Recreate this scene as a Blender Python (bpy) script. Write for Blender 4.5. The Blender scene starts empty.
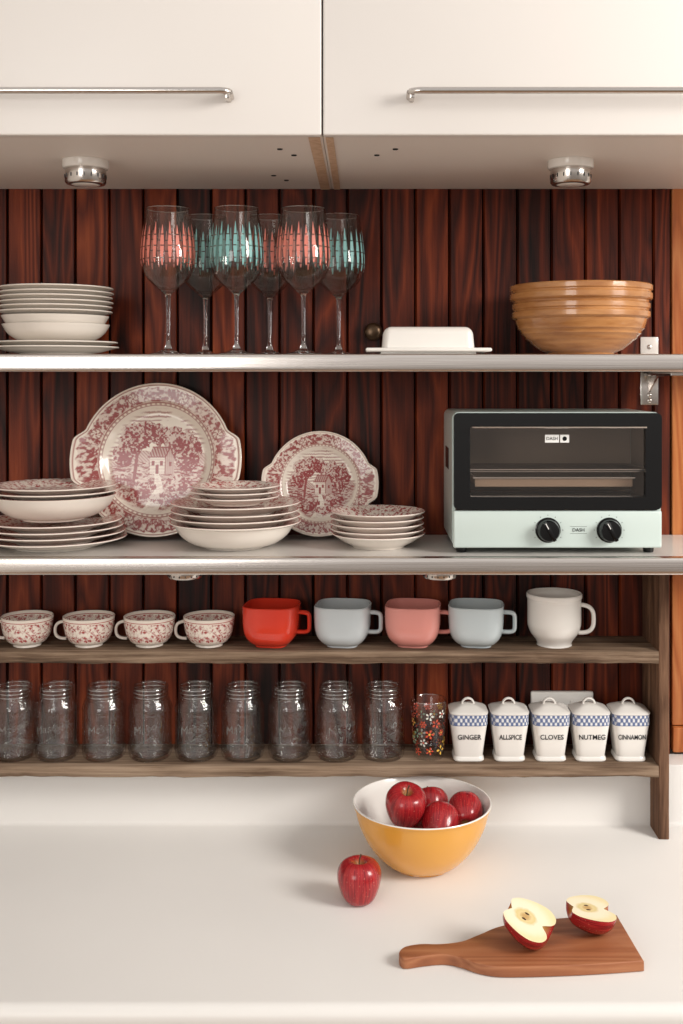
import bpy, bmesh, math, random
import numpy as np
from math import sin, cos, pi, radians
from mathutils import Vector, Matrix
random.seed(7)
S = bpy.context.scene
try:
    S.view_settings.view_transform = 'Standard'
    S.view_settings.look = 'None'
except Exception:
    pass

# ------------------------------------------------------------ materials
def lin(c):
    return tuple(((x/255)/12.92 if x/255 <= .04045 else ((x/255+.055)/1.055)**2.4) for x in c)+(1,)

def mat(name, c, rough=.5, metal=0, spec=.5, coat=0, trans=0, ior=1.45, alpha=1):
    m = bpy.data.materials.new(name); m.use_nodes = True
    b = m.node_tree.nodes['Principled BSDF']
    b.inputs['Base Color'].default_value = lin(c)
    b.inputs['Roughness'].default_value = rough
    b.inputs['Metallic'].default_value = metal
    b.inputs['Specular IOR Level'].default_value = spec
    b.inputs['Coat Weight'].default_value = coat
    b.inputs['Transmission Weight'].default_value = trans
    b.inputs['IOR'].default_value = ior
    b.inputs['Alpha'].default_value = alpha
    return m

def N(m, t, **kw):
    n = m.node_tree.nodes.new(t)
    for k, v in kw.items():
        setattr(n, k, v)
    return n
def L(m, a, b): m.node_tree.links.new(a, b)
def BS(m): return m.node_tree.nodes['Principled BSDF']
def ramp(m, src, stops):
    r = N(m, 'ShaderNodeValToRGB')
    while len(r.color_ramp.elements) < len(stops): r.color_ramp.elements.new(.5)
    for e, (p, c) in zip(r.color_ramp.elements, stops):
        e.position = p; e.color = c if len(c) == 4 else lin(c)
    L(m, src, r.inputs[0]); return r
def noise(m, vec, scale, detail=4, rough=.55, dist=0):
    n = N(m, 'ShaderNodeTexNoise'); n.inputs['Scale'].default_value = scale
    n.inputs['Detail'].default_value = detail; n.inputs['Roughness'].default_value = rough
    n.inputs['Distortion'].default_value = dist
    if vec: L(m, vec, n.inputs['Vector'])
    return n.outputs['Fac']
def mapping(m, vec, sc, loc=(0, 0, 0)):
    n = N(m, 'ShaderNodeMapping'); n.inputs['Scale'].default_value = sc; n.inputs['Location'].default_value = loc
    L(m, vec, n.inputs['Vector']); return n.outputs[0]
def math_(m, op, a, b=None):
    n = N(m, 'ShaderNodeMath', operation=op)
    for i, v in enumerate((a, b)):
        if v is None: continue
        if isinstance(v, (int, float)): n.inputs[i].default_value = v
        else: L(m, v, n.inputs[i])
    return n.outputs[0]
def mix(m, f, a, b, mode='MIX'):
    n = N(m, 'ShaderNodeMix', data_type='RGBA', blend_type=mode)
    if isinstance(f, (int, float)): n.inputs[0].default_value = f
    else: L(m, f, n.inputs[0])
    for i, v in ((6, a), (7, b)):
        if isinstance(v, tuple): n.inputs[i].default_value = v if len(v) == 4 else lin(v)
        else: L(m, v, n.inputs[i])
    return n.outputs[2]
def bump(m, h, st, dist=.002):
    n = N(m, 'ShaderNodeBump'); n.inputs['Strength'].default_value = st; n.inputs['Distance'].default_value = dist
    L(m, h, n.inputs['Height']); L(m, n.outputs[0], BS(m).inputs['Normal'])
def coords(m, k='Object'): return N(m, 'ShaderNodeTexCoord').outputs[k]

def wood(name, stops, plank=0, along='z', rough=.4, fine=60, off0=0.0, coat=0, bs=.3, ringscale=14, spec=.5, pv=.26, rgw=.28):
    m = mat(name, (100, 50, 30), rough, coat=coat, spec=spec)
    c = coords(m)
    sx = N(m, 'ShaderNodeSeparateXYZ'); L(m, c, sx.inputs[0])
    st = {'x': (.035, 1, 1), 'z': (1, 1, .035)}[along]
    if plank:
        idx = math_(m, 'FLOOR', math_(m, 'DIVIDE', math_(m, 'SUBTRACT', sx.outputs[0], off0), plank))
        wn = N(m, 'ShaderNodeTexWhiteNoise', noise_dimensions='1D'); L(m, idx, wn.inputs['W'])
        cb = N(m, 'ShaderNodeCombineXYZ')
        L(m, math_(m, 'MULTIPLY', wn.outputs[0], 3.7), cb.inputs[1]); L(m, math_(m, 'MULTIPLY', wn.outputs[0], 11.), cb.inputs[2])
        va = N(m, 'ShaderNodeVectorMath', operation='ADD'); L(m, c, va.inputs[0]); L(m, cb.outputs[0], va.inputs[1])
        vec = va.outputs[0]
    else: vec = c
    v2 = mapping(m, vec, {'x': (.11, 1, 1), 'z': (1, 1, .11)}[along])
    big = noise(m, v2, ringscale, 1.5, .5, .3)
    rings = math_(m, 'FRACT', math_(m, 'MULTIPLY', big, 9.))
    rg = math_(m, 'ABSOLUTE', math_(m, 'SUBTRACT', math_(m, 'MULTIPLY', rings, 2.), 1.))
    v3 = mapping(m, vec, st)
    fn = noise(m, v3, fine*3, 6, .65)
    md = noise(m, v3, fine*.5, 3, .6)
    f = math_(m, 'ADD', math_(m, 'MULTIPLY', rg, rgw), math_(m, 'ADD', math_(m, 'MULTIPLY', fn, .42), math_(m, 'MULTIPLY', md, .42)))
    if plank:
        f = math_(m, 'ADD', f, math_(m, 'MULTIPLY', math_(m, 'SUBTRACT', wn.outputs[0], .5), pv))
    blot = noise(m, vec, 3.5, 3)
    f = math_(m, 'ADD', f, math_(m, 'MULTIPLY', math_(m, 'SUBTRACT', blot, .5), .35))
    r = ramp(m, f, stops)
    L(m, r.outputs[0], BS(m).inputs['Base Color'])
    bump(m, fn, bs)
    return m

M_wall = wood('red_stained_pine', [(.26, (20, 8, 5)), (.42, (54, 19, 10)), (.60, (90, 34, 16)), (.78, (126, 54, 26)), (1.0, (162, 80, 40))],
              plank=.068, off0=-1.6, rough=.48, spec=.25, pv=.22, rgw=.28)
M_groove = mat('groove_shadow_wood', (14, 6, 4), .9, spec=.1)
M_trim = wood('orange_pine', [(.2, (130, 66, 30)), (.5, (184, 104, 54)), (.85, (212, 140, 84))], rough=.4)
M_old = wood('weathered_wood', [(.26, (52, 41, 33)), (.38, (104, 84, 68)), (.50, (146, 124, 104)), (.74, (188, 168, 146))], along='x', rough=.85, bs=1.0, fine=64, rgw=.04, spec=.2)
M_oldv = wood('weathered_wood_upright', [(.26, (44, 30, 22)), (.40, (90, 64, 48)), (.54, (128, 96, 74)), (.8, (164, 130, 104))], along='z', rough=.8, bs=.9, fine=60, rgw=.06, spec=.25)
M_board = wood('cherry_wood', [(.2, (104, 56, 34)), (.5, (152, 93, 60)), (.85, (184, 126, 88))], along='x', rough=.45, fine=30, bs=.15, rgw=.2)
M_strip = wood('birch_edge', [(.2, (182, 146, 118)), (.8, (212, 182, 154))], along='z', rough=.6)

M_cab = mat('cream_lacquer', (226, 221, 216), .32)
M_cabu = mat('cabinet_underside', (230, 222, 215), .5)
M_counter = mat('white_laminate', (230, 228, 226), .38)
c_ = coords(M_counter)
L(M_counter, ramp(M_counter, noise(M_counter, c_, 2.0, 3), [(.3, (223, 220, 216)), (.7, (229, 226, 222))]).outputs[0], BS(M_counter).inputs['Base Color'])
M_plaster = mat('white_plaster', (222, 218, 212), .8)
M_floor = wood('oak_floor', [(.2, (110, 78, 50)), (.8, (160, 122, 84))], plank=.12, off0=-3, rough=.5)
M_steel = mat('brushed_steel', (196, 190, 186), .24, metal=1)
v_ = mapping(M_steel, coords(M_steel), (.5, 60, 60))
L(M_steel, ramp(M_steel, noise(M_steel, v_, 12, 4), [(.3, (204, 196, 190)), (.7, (228, 221, 215))]).outputs[0], BS(M_steel).inputs['Base Color'])
M_chrome = mat('satin_nickel', (206, 199, 193), .22, metal=1)
M_dark = mat('black_plastic', (16, 16, 17), .3)
M_cream = mat('cream_glaze', (236, 228, 218), .18, coat=.3)
M_white = mat('white_glaze', (232, 228, 222), .2, coat=.3)
M_glass = mat('clear_glass', (250, 252, 252), .0, trans=1, ior=1.45)

def thinglass(name, base=.05, edge=.75, tint=(.985, .985, .98, 1), bsc=0, power=3.0, bst=.5, rough=.03):
    """thin-walled glass: straight transmission plus angle dependent reflection"""
    m = bpy.data.materials.new(name); m.use_nodes = True
    nt = m.node_tree; nt.nodes.remove(nt.nodes['Principled BSDF'])
    out = nt.nodes['Material Output']
    tr = N(m, 'ShaderNodeBsdfTransparent'); tr.inputs[0].default_value = tint
    gl = N(m, 'ShaderNodeBsdfGlossy'); gl.inputs['Roughness'].default_value = rough
    lw = N(m, 'ShaderNodeLayerWeight'); lw.inputs[0].default_value = .5
    if bsc:
        bn = N(m, 'ShaderNodeBump'); bn.inputs['Strength'].default_value = bst; bn.inputs['Distance'].default_value = .003
        L(m, noise(m, coords(m), bsc, 2), bn.inputs['Height'])
        L(m, bn.outputs[0], gl.inputs['Normal']); L(m, bn.outputs[0], lw.inputs['Normal'])
    f = math_(m, 'ADD', math_(m, 'MULTIPLY', math_(m, 'POWER', lw.outputs['Facing'], power), edge), base)
    mx = N(m, 'ShaderNodeMixShader'); L(m, f, mx.inputs[0]); L(m, tr.outputs[0], mx.inputs[1]); L(m, gl.outputs[0], mx.inputs[2])
    L(m, mx.outputs[0], out.inputs['Surface']); return m
M_thin = thinglass('jar_glass', .060, .85, (.985, .985, .98, 1), 60, 4.0, 1.0)
M_emb = thinglass('jar_relief_glass', .34, .6, (.97, .97, .96, 1), 0, 1.6, rough=.12)
M_emt = thinglass('jar_lettering_glass', .15, .6, (.97, .97, .96, 1), 0, 1.6, rough=.12)
M_wine = thinglass('wine_glass_bowl', .04, .9, power=4.0)
M_pane = thinglass('oven_glass', .04, .6, (.94, .92, .90, 1))

def transfer(name, sc=120, dens=.5, zr=None):
    m = mat(name, (230, 220, 210), .2, coat=.3)
    c = coords(m)
    n1 = noise(m, c, sc, 3, .7, .8)
    vo = N(m, 'ShaderNodeTexVoronoi'); vo.inputs['Scale'].default_value = sc*.55; L(m, c, vo.inputs['Vector'])
    f = math_(m, 'ADD', n1, math_(m, 'MULTIPLY', math_(m, 'SUBTRACT', vo.outputs[0], .4), .35))
    r = ramp(m, f, [(dens-.10, (168, 66, 66)), (dens+.09, (236, 226, 214))])
    out = r.outputs[0]
    if zr:
        sx = N(m, 'ShaderNodeSeparateXYZ'); L(m, c, sx.inputs[0])
        a = math_(m, 'GREATER_THAN', sx.outputs[2], zr[0]); b = math_(m, 'LESS_THAN', sx.outputs[2], zr[1])
        out = mix(m, math_(m, 'MULTIPLY', a, b), (236, 226, 214), out)
        ln = math_(m, 'LESS_THAN', math_(m, 'ABSOLUTE', math_(m, 'SUBTRACT', sx.outputs[2], zr[1]+.002)), .0007)
        out = mix(m, ln, out, (180, 84, 80))
    L(m, out, BS(m).inputs['Base Color'])
    return m
M_rim = transfer('red_transfer_rim', 230, .50)
M_cupt = transfer('red_transfer_cup', 260, .50, (.011, .0485))
M_redline = mat('red_glaze_line', (190, 104, 98), .25)

M_paint = mat('transferware_paint', (230, 220, 210), .18, coat=.35)
at = N(M_paint, 'ShaderNodeAttribute'); at.attribute_name = 'pat'
L(M_paint, mix(M_paint, at.outputs['Fac'], (238, 228, 214), (140, 32, 34)), BS(M_paint).inputs['Base Color'])

# ------------------------------------------------------------ builder
def spl(p, n=4):
    out = []
    P = [p[0]]+list(p)+[p[-1]]
    for i in range(1, len(P)-2):
        a, b, c, d = [Vector(q[:2]) for q in P[i-1:i+3]]
        for k in range(n):
            t = k/n
            v = .5*((2*b)+(c-a)*t+(2*a-5*b+4*c-d)*t*t+(3*b-a-3*c+d)*t**3)
            out.append((max(v.x, 0), v.y))
    out.append(tuple(p[-1][:2])); return out

class B:
    def __init__(s): s.v = []; s.f = []; s.m = []
    def add(s, vs, fs, mi=0, M=None):
        o = len(s.v)
        for v in vs:
            v = Vector(v)
            s.v.append(tuple(M @ v) if M else tuple(v))
        for k, f in enumerate(fs):
            s.f.append(tuple(i+o for i in f)); s.m.append(mi[k] if isinstance(mi, list) else mi)
    def lathe(s, prof, c=(0, 0, 0), seg=56, mi=0, sq=None, M=None):
        vs = []; rows = []
        for p in prof:
            r, z = p[0], p[1]
            if r < 1e-6:
                rows.append([len(vs)]); vs.append((c[0], c[1], c[2]+z))
            else:
                row = []
                for j in range(seg):
                    a = 2*pi*j/seg
                    k = 1 if not sq else 1/((abs(cos(a))**sq+abs(sin(a))**sq)**(1/sq))
                    row.append(len(vs)); vs.append((c[0]+r*k*cos(a), c[1]+r*k*sin(a), c[2]+z))
                rows.append(row)
        fs = []; ms = []
        for i in range(len(rows)-1):
            A, D = rows[i], rows[i+1]
            mm = prof[i][2] if len(prof[i]) > 2 else mi
            for j in range(seg):
                j2 = (j+1) % seg
                if len(A) == 1 and len(D) == 1: continue
                if len(A) == 1: f = (A[0], D[j2], D[j])
                elif len(D) == 1: f = (A[j], A[j2], D[0])
                else: f = (A[j], A[j2], D[j2], D[j])
                fs.append(f); ms.append(mm)
        s.add(vs, fs, ms, M)
    def box(s, x0, x1, y0, y1, z0, z1, mi=0, bev=0, seg=2, M=None):
        bm = bmesh.new(); bmesh.ops.create_cube(bm, size=1)
        for v in bm.verts:
            v.co = Vector(((x0+x1)/2+v.co.x*(x1-x0), (y0+y1)/2+v.co.y*(y1-y0), (z0+z1)/2+v.co.z*(z1-z0)))
        if bev: bmesh.ops.bevel(bm, geom=bm.edges[:], offset=bev, segments=seg, profile=.5, affect='EDGES')
        bm.verts.index_update()
        s.add([v.co.copy() for v in bm.verts], [[v.index for v in f.verts] for f in bm.faces], mi, M); bm.free()
    def sweep(s, pts, a, b=None, seg=10, mi=0, M=None, taper=None):
        b = b or a; pts = [Vector(p) for p in pts]; vs = []; fs = []
        n = len(pts)
        for i, p in enumerate(pts):
            t = (pts[min(i+1, n-1)]-pts[max(i-1, 0)]).normalized()
            up = Vector((0, 1, 0)) if abs(t.y) < .9 else Vector((0, 0, 1))
            side = t.cross(up).normalized(); up2 = side.cross(t).normalized()
            k = taper[i] if taper else 1
            for j in range(seg):
                w = 2*pi*j/seg
                vs.append(p+side*cos(w)*a*k+up2*sin(w)*b*k)
        for i in range(n-1):
            for j in range(seg):
                j2 = (j+1) % seg
                fs.append((i*seg+j2, i*seg+j, (i+1)*seg+j, (i+1)*seg+j2))
        fs.append(tuple(range(seg))); fs.append(tuple((n-1)*seg+j for j in reversed(range(seg))))
        s.add(vs, fs, mi, M)
    def text(s, body, size, ext, mi, M, xf=None, off=0, sx=1):
        cu = bpy.data.curves.new('t', 'FONT'); cu.body = body; cu.size = size; cu.extrude = ext; cu.resolution_u = 3; cu.offset = off
        cu.align_x = 'CENTER'; cu.align_y = 'CENTER'
        ob = bpy.data.objects.new('t', cu); S.collection.objects.link(ob)
        dg = bpy.context.evaluated_depsgraph_get(); dg.update()
        me = bpy.data.meshes.new_from_object(ob.evaluated_get(dg))
        vs = [Vector((v.co.x*sx, -v.co.z, v.co.y)) for v in me.vertices]
        if xf: vs = [xf(v) for v in vs]
        s.add(vs, [list(p.vertices) for p in me.polygons], mi, M)
        bpy.data.objects.remove(ob); bpy.data.meshes.remove(me)
    def mesh(s, name, mats, ang=38, fix=False):
        me = bpy.data.meshes.new(name); me.from_pydata(s.v, [], s.f)
        for m in mats: me.materials.append(m)
        me.polygons.foreach_set('material_index', s.m)
        me.polygons.foreach_set('use_smooth', [True]*len(me.polygons))
        if fix:
            bm = bmesh.new(); bm.from_mesh(me); bmesh.ops.recalc_face_normals(bm, faces=bm.faces); bm.to_mesh(me); bm.free()
        me.update(); me.set_sharp_from_angle(angle=radians(ang)); return me
    def obj(s, name, mats, loc=(0, 0, 0), rot=(0, 0, 0), ang=38, fix=False):
        return put(name, s.mesh(name, mats, ang, fix), loc, rot)
def put(name, me, loc=(0, 0, 0), rot=(0, 0, 0), sc=1):
    o = bpy.data.objects.new(name, me); o.location = loc; o.rotation_euler = rot; o.scale = (sc,)*3
    S.collection.objects.link(o); return o
def T(x, y, z): return Matrix.Translation((x, y, z))

Z_CNT, Z_JAR, Z_CUP, Z_MID, Z_TOP = .90, 1.039, 1.255, 1.4566, 1.8126

# ------------------------------------------------------------ room
b = B()
x = -1.6; w = .068
while x < .611:
    x2 = min(x+w, .612); g = .0026
    vs = []; prof = [(x, .007), (x+.0010, .007), (x+g+.0016, 0), (x2-g, 0), (x2-.0010, .007), (x2, .007)]
    for (a, y) in prof: vs += [(a, y, .95), (a, y, 2.9)]
    b.add(vs, [(2*i, 2*i+2, 2*i+3, 2*i+1) for i in range(5)], [1, 0, 0, 0, 1])
    x = x2
b.box(-1.6, .612, .0075, .05, .95, 2.9, 0)
b.obj('wall_back', [M_wall, M_groove], ang=20)
b = B(); b.box(.6145, .74, .0, .04, 1.075, 2.9, 0, .003); b.box(.6145, .74, -.006, .04, 1.022, 1.073, 0, .004)
b.obj('trim_1', [M_trim])
b = B(); b.box(.742, 1.7, .002, .05, .0, 2.9); b.obj('wall_back_plaster', [M_plaster])
b = B(); b.box(-1.6, .74, .052, .08, 0, 2.9); b.obj('wall_back_lower', [M_plaster])
b = B(); b.box(-1.7, -1.601, -3.6, .08, 0, 2.9); b.obj('wall_left', [M_plaster])
b = B(); b.box(-1.7, 3.2, -3.6, .08, -.05, 0); b.obj('floor', [M_floor])

# countertop with rolled front and backsplash
b = B()
prof = [(-.0, .902), (-.0, 1.0180), (-.055, 1.0180), (-.0585, 1.0165), (-.06, 1.0135), (-.06, .908), (-.062, .903), (-.067, .9)]
prof += [(-.66-.018*sin(t), .882+.018*cos(t)) for t in [i*pi/16 for i in range(9)]]
prof += [(-.678, .862), (-.676, .858), (-.64, .858), (-.64, .87), (-.0, .87)]
n = len(prof); vs = []
for (y, z) in prof: vs += [(-1.6, y, z), (1.6, y, z)]
fs = [(2*i, 2*i+1, 2*((i+1) % n)+1, 2*((i+1) % n)) for i in range(n)] + [tuple(2*i for i in range(n)), tuple(2*i+1 for i in reversed(range(n)))]
b.add(vs, fs); b.obj('countertop', [M_counter], fix=True)
b = B(); b.box(-1.6, 1.6, -.60, 0, .1, .868); b.box(-1.6, 1.6, -.54, 0, 0, .1)
for i in range(5):
    b.box(-1.6+i*.64+.002, -1.6+(i+1)*.64-.002, -.62, -.601, .11, .85, 0, .002)
b.obj('base_cabinet', [M_cab])

# upper cabinets
def upper(x0, x1, left):
    b = B()
    b.box(x0, x1, -.483, -.001, 2.148, 2.85, 1)
    b.box(x0+.0008, x1-.0008, -.504, -.485, 2.146, 2.85, 0, .003, 3)
    if left: b.box(x1-.022, x1-.004, -.48, -.004, 2.1462, 2.1485, 2); sc = [(-.12, -.34), (-.15, -.1)]
    else: b.box(x0+.004, x0+.016, -.48, -.004, 2.1462, 2.1485, 2); sc = [(.02, -.34)]
    for (sx, sy) in sc:
        b.lathe([(0, 2.1465), (.004, 2.1465), (.005, 2.148)], (sx, sy, 0), 14, 3)
        b.lathe([(0, 2.1465), (.004, 2.1465), (.005, 2.148)], (sx+(.03 if not left else -.02), sy-.05, 0), 14, 3)
    hx0, hx1 = (x1-.74, x1-.14) if left else (x0+.134, x0+.734)
    z, r = 2.207, .018
    pts = [(hx0, -.504, z-.004)]+[(hx0+r-r*cos(t), -.524-.011*sin(t), z) for t in [i*pi/10 for i in range(6)]]
    pts += [(hx1-r+r*sin(t), -.524-.011*cos(t), z) for t in [i*pi/10 for i in range(6)]]+[(hx1, -.504, z-.004)]
    b.sweep(pts, .0052, .0045, 10, 4)
    for hx in (hx0+.003, hx1-.003):
        b.box(hx-.004, hx+.004, -.53, -.503, z-.011, z+.004, 4, .002)
    b.obj('upper_cabinet', [M_cab, M_cabu, M_strip, M_dark, M_chrome])
upper(-.8665, -.0665, True); upper(-.0655, .7345, False)
upper(-1.59, -.868, True); upper(.736, 1.5, False)

# puck lights
def puck(x, y, zt, r=.038, h=.042, name='puck_light'):
    b = B()
    b.lathe([(0, zt-h), (r*.62, zt-h, 2), (r*.66, zt-h+.001, 1), (r*.86, zt-h+.001, 1), (r*.92, zt-h+.004, 1), (r*.92, zt-h*.42, 1), (r*.86, zt-h*.40, 1), (r*.86, zt-h*.36, 0), (r, zt-h*.34, 0), (r*1.04, zt-h*.28, 0), (r*1.04, zt-.0002, 0), (0, zt-.0002, 0)], (x, y, 0), 40)
    for k in range(18):
        a = k*2*pi/18
        b.box(x+r*.925*cos(a)-.0008, x+r*.925*cos(a)+.0008, y+r*.925*sin(a)-.0008, y+r*.925*sin(a)+.0008, zt-h*.75, zt-h*.6, 2)
    b.obj(name, [M_white, M_chrome, M_dark])
puck(-.485, -.29, 2.148); puck(.357, -.29, 2.148)
puck(-.327, -.2, 1.427, .034, .020); puck(.136, -.2, 1.427, .034, .020)

# ------------------------------------------------------------ shelves
M_shtop = mat('shelf_laminate', (214, 209, 204), .25)
def steel_shelf(zt, h=.0305):
    b = B()
    b.box(-1.4, .735, -.2755, -.001, zt-h+.0005, zt, 1)
    n = 12; pr = []
    for k in range(n+1):
        a = pi/2+pi*k/n
        pr.append((-.2765+.0045*cos(a)*abs(cos(a))**-.45 if abs(cos(a)) > 1e-4 else -.2765, zt-h/2+(h/2)*sin(a)*(abs(sin(a))**-.35 if abs(sin(a)) > 1e-4 else 0)))
    pr = [(-.262, zt+.0002)]+[(y, z+.0002 if z > zt-h/2 else z-.0002) for y, z in pr]+[(-.262, zt-h-.0002)]
    vs = []
    for (y, z) in pr: vs += [(-1.4, y, z), (.735, y, z)]
    b.add(vs, [(2*i, 2*i+2, 2*i+3, 2*i+1) for i in range(len(pr)-1)], 0)
    b.obj('steel_shelf', [M_steel, M_shtop], ang=50)
steel_shelf(Z_TOP); steel_shelf(Z_MID, .0296)

def old_plank(b, x0, x1, y0, y1, z0, z1, axis, mi):
    bm = bmesh.new(); bmesh.ops.create_cube(bm, size=1)
    for v in bm.verts:
        v.co = Vector(((x0+x1)/2+v.co.x*(x1-x0), (y0+y1)/2+v.co.y*(y1-y0), (z0+z1)/2+v.co.z*(z1-z0)))
    ed = [e for e in bm.edges if abs((e.verts[0].co-e.verts[1].co).normalized()[axis]) > .9]
    bmesh.ops.bevel(bm, geom=ed, offset=.0025, segments=2, profile=.5, affect='EDGES')
    ed = [e for e in bm.edges if abs((e.verts[0].co-e.verts[1].co).normalized()[axis]) > .9]
    bmesh.ops.subdivide_edges(bm, edges=ed, cuts=130, use_grid_fill=True)
    from mathutils import noise as mn
    for v in bm.verts:
        k = v.co*30; k[axis] = v.co[axis]*16
        q = mn.noise(k)*.0016+mn.noise(k*3.1)*.0010
        ctr = Vector(((x0+x1)/2, (y0+y1)/2, (z0+z1)/2)); ctr[axis] = v.co[axis]
        d = v.co-ctr
        if axis == 0:
            if v.co.y < y0+.01: v.co.y += q
            if v.co.y < y0+.01 and d.z < 0: v.co.z += q
        else:
            if v.co.y < y0+.01: v.co.y += q; v.co.x += q*.5
    bm.verts.index_update()
    b.add([v.co.copy() for v in bm.verts], [[v.index for v in f.verts] for f in bm.faces], mi); bm.free()
b = B()
old_plank(b, -1.4, .5535, -.128, -.001, Z_CUP-.0225, Z_CUP, 0, 0)
old_plank(b, -1.4, .5535, -.128, -.001, 1.0182, Z_JAR, 0, 0)
old_plank(b, .554, .574, -.126, -.061, .9005, 1.4265, 2, 1)
old_plank(b, .554, .574, -.0609, -.001, 1.0185, 1.4265, 2, 1)
old_plank(b, -1.42, -1.4, -.126, -.061, .9005, 1.4265, 2, 1)
b.obj('open_wooden_shelf', [M_old, M_oldv])

# shelf bracket
b = B()
b.box(.550, .586, -.004, -.0005, Z_TOP+.001, 1.852, 0, .0015)
b.box(.550, .586, -.004, -.0005, 1.716, 1.7815, 1, .0015)
b.box(.556, .580, -.20, -.004, 1.774, 1.7815, 1, .0015)
vs = [(.566, -.004, 1.775), (.566, -.004, 1.742), (.566, -.07, 1.775), (.570, -.004, 1.775), (.570, -.004, 1.742), (.570, -.07, 1.775)]
b.add(vs, [(0, 1, 2), (5, 4, 3), (0, 3, 4, 1), (1, 4, 5, 2), (2, 5, 3, 0)], 1)
for z in (1.832, 1.725, 1.736):
    b.lathe([(.004, 0), (.0045, .001), (.003, .002), (0, .002)], (0, 0, 0), 14, 1, M=T(.568, -.004, z) @ Matrix.Rotation(pi/2, 4, 'X'))
b.obj('shelf_bracket', [M_white, M_chrome])
b = B()
b.lathe(spl([(.006, 0), (.006, .008), (.016, .012), (.018, .018), (.012, .024), (0, .026)], 3), (0, 0, 0), 24, 0, M=T(.016, -.0, 1.862) @ Matrix.Rotation(pi/2, 4, 'X'))
b.obj('wall_knob', [mat('bronze', (84, 66, 50), .3, metal=.8)])
b = B(); b.box(.33, .455, -.012, -.0005, 1.075, 1.146, 0, .004)
for xx in (.36, .42):
    b.box(xx-.012, xx+.012, -.0135, -.011, 1.09, 1.13, 0, .002)
    b.box(xx-.006, xx-.004, -.0142, -.012, 1.105, 1.115, 1); b.box(xx+.004, xx+.006, -.0142, -.012, 1.105, 1.115, 1)
b.obj('wall_outlet', [M_white, M_dark])

# ------------------------------------------------------------ plates
def plate_prof(R, h, foot=.56, th=.0035, rim=2, body=0):
    return ([(0, .002, body), (R*foot-.004, .002, body), (R*foot-.003, 0, body), (R*foot, 0, body), (R*foot+.002, .003, body)] +
            [(r, z, body) for r, z in spl([(R*foot+.002, .003), (R*.74, h*.38), (R*.9, h*.72), (R, h-.0022)], 3)[1:]] +
            [(R+.0006, h-.0010, body), (R, h, 1), (R*.985, h+.0002, rim)] +
            [(r, z, rim) for r, z in spl([(R*.985, h), (R*.9, h*.72+th), (R*.74, h*.38+th)], 3)[1:]] +
            [(R*.66, .003+th, rim), (R*.5, .0022+th, rim), (0, .002+th, rim)])
def bowl_prof(R, h, foot=.5, th=.004, rim=2):
    o = spl([(R*foot+.001, .003), (R*.70, h*.18), (R*.88, h*.5), (R*.97, h*.85), (R, h)], 3)
    i = spl([(R-.002, h), (R*.97-th, h*.85), (R*.88-th, h*.5), (R*.68-th, h*.2+.002), (R*foot-.005, .006), (0, .006)], 3)
    return ([(0, .002, 0), (R*foot-.004, .002, 0), (R*foot-.003, 0, 0), (R*foot, 0, 0)]+[(r, z, 0) for r, z in o[:-1]] +
            [(R, h, 1), (R-.002, h+.0002, rim)]+[(r, z, rim if z > h*.5 else 0) for r, z in i[1:]])
def stack(name, items, loc, mats=None):
    b = B(); z = 0
    for kind, R, h, dz in items:
        off = (random.uniform(-.0015, .0015), random.uniform(-.0015, .0015))
        b.lathe(plate_prof(R, h) if kind == 'p' else bowl_prof(R, h), (off[0], off[1], z), 72)
        z += dz
    return b.obj(name, mats or [M_cream, M_redline, M_rim], loc)
PW = [M_cream, M_cream, M_cream]
stack('plate_stack', [('p', .115, .016, .009), ('p', .112, .016, .012), ('b', .098, .036, .016), ('b', .098, .036, .027)] +
      [('p', .104, .018, .0088)]*6, (-.578, -.14, Z_TOP+.0003), PW)
stack('plate_stack', [('p', .132, .02, .0105), ('p', .130, .02, .0105), ('p', .128, .02, .0105), ('p', .124, .02, .0195),
      ('b', .114, .046, .037), ('p', .116, .018, .010), ('p', .114, .018, .009)], (-.58, -.148, Z_MID+.0003))
stack('plate_stack', [('b', .112, .044, .026), ('p', .121, .022, .011), ('p', .121, .022, .011), ('p', .118, .022, .014), ('p', .120, .022, .017)] +
      [('p', .082, .016, .010)]*3, (-.242, -.150, Z_MID+.0003))
stack('saucer_stack', [('p', .086, .026, .0108)]*1+[('p', .087, .024, .0108)]*4, (.0235, -.150, Z_MID+.0003))

# transferware platters ------------------------------------------------
def h2(i, j, s): 
    v = np.sin(i*127.1+j*311.7+s*74.7)*43758.5453
    return v-np.floor(v)
def vn(x, y, s=0):
    xi, yi = np.floor(x), np.floor(y); fx, fy = x-xi, y-yi
    fx = fx*fx*(3-2*fx); fy = fy*fy*(3-2*fy)
    return (h2(xi, yi, s)*(1-fx)+h2(xi+1, yi, s)*fx)*(1-fy)+(h2(xi, yi+1, s)*(1-fx)+h2(xi+1, yi+1, s)*fx)*fy
def fbm(x, y, s=0):
    return .5*vn(x, y, s)+.3*vn(x*2.1, y*2.1, s+1)+.2*vn(x*4.3, y*4.3, s+2)
def ss(a, b, x): t = np.clip((x-a)/(b-a), 0, 1); return t*t*(3-2*t)
def seg_d(u, v, x0, y0, x1, y1):
    t = np.clip(((u-x0)*(x1-x0)+(v-y0)*(y1-y0))/((x1-x0)**2+(y1-y0)**2), 0, 1)
    return np.hypot(u-x0-t*(x1-x0), v-y0-t*(y1-y0))
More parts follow.
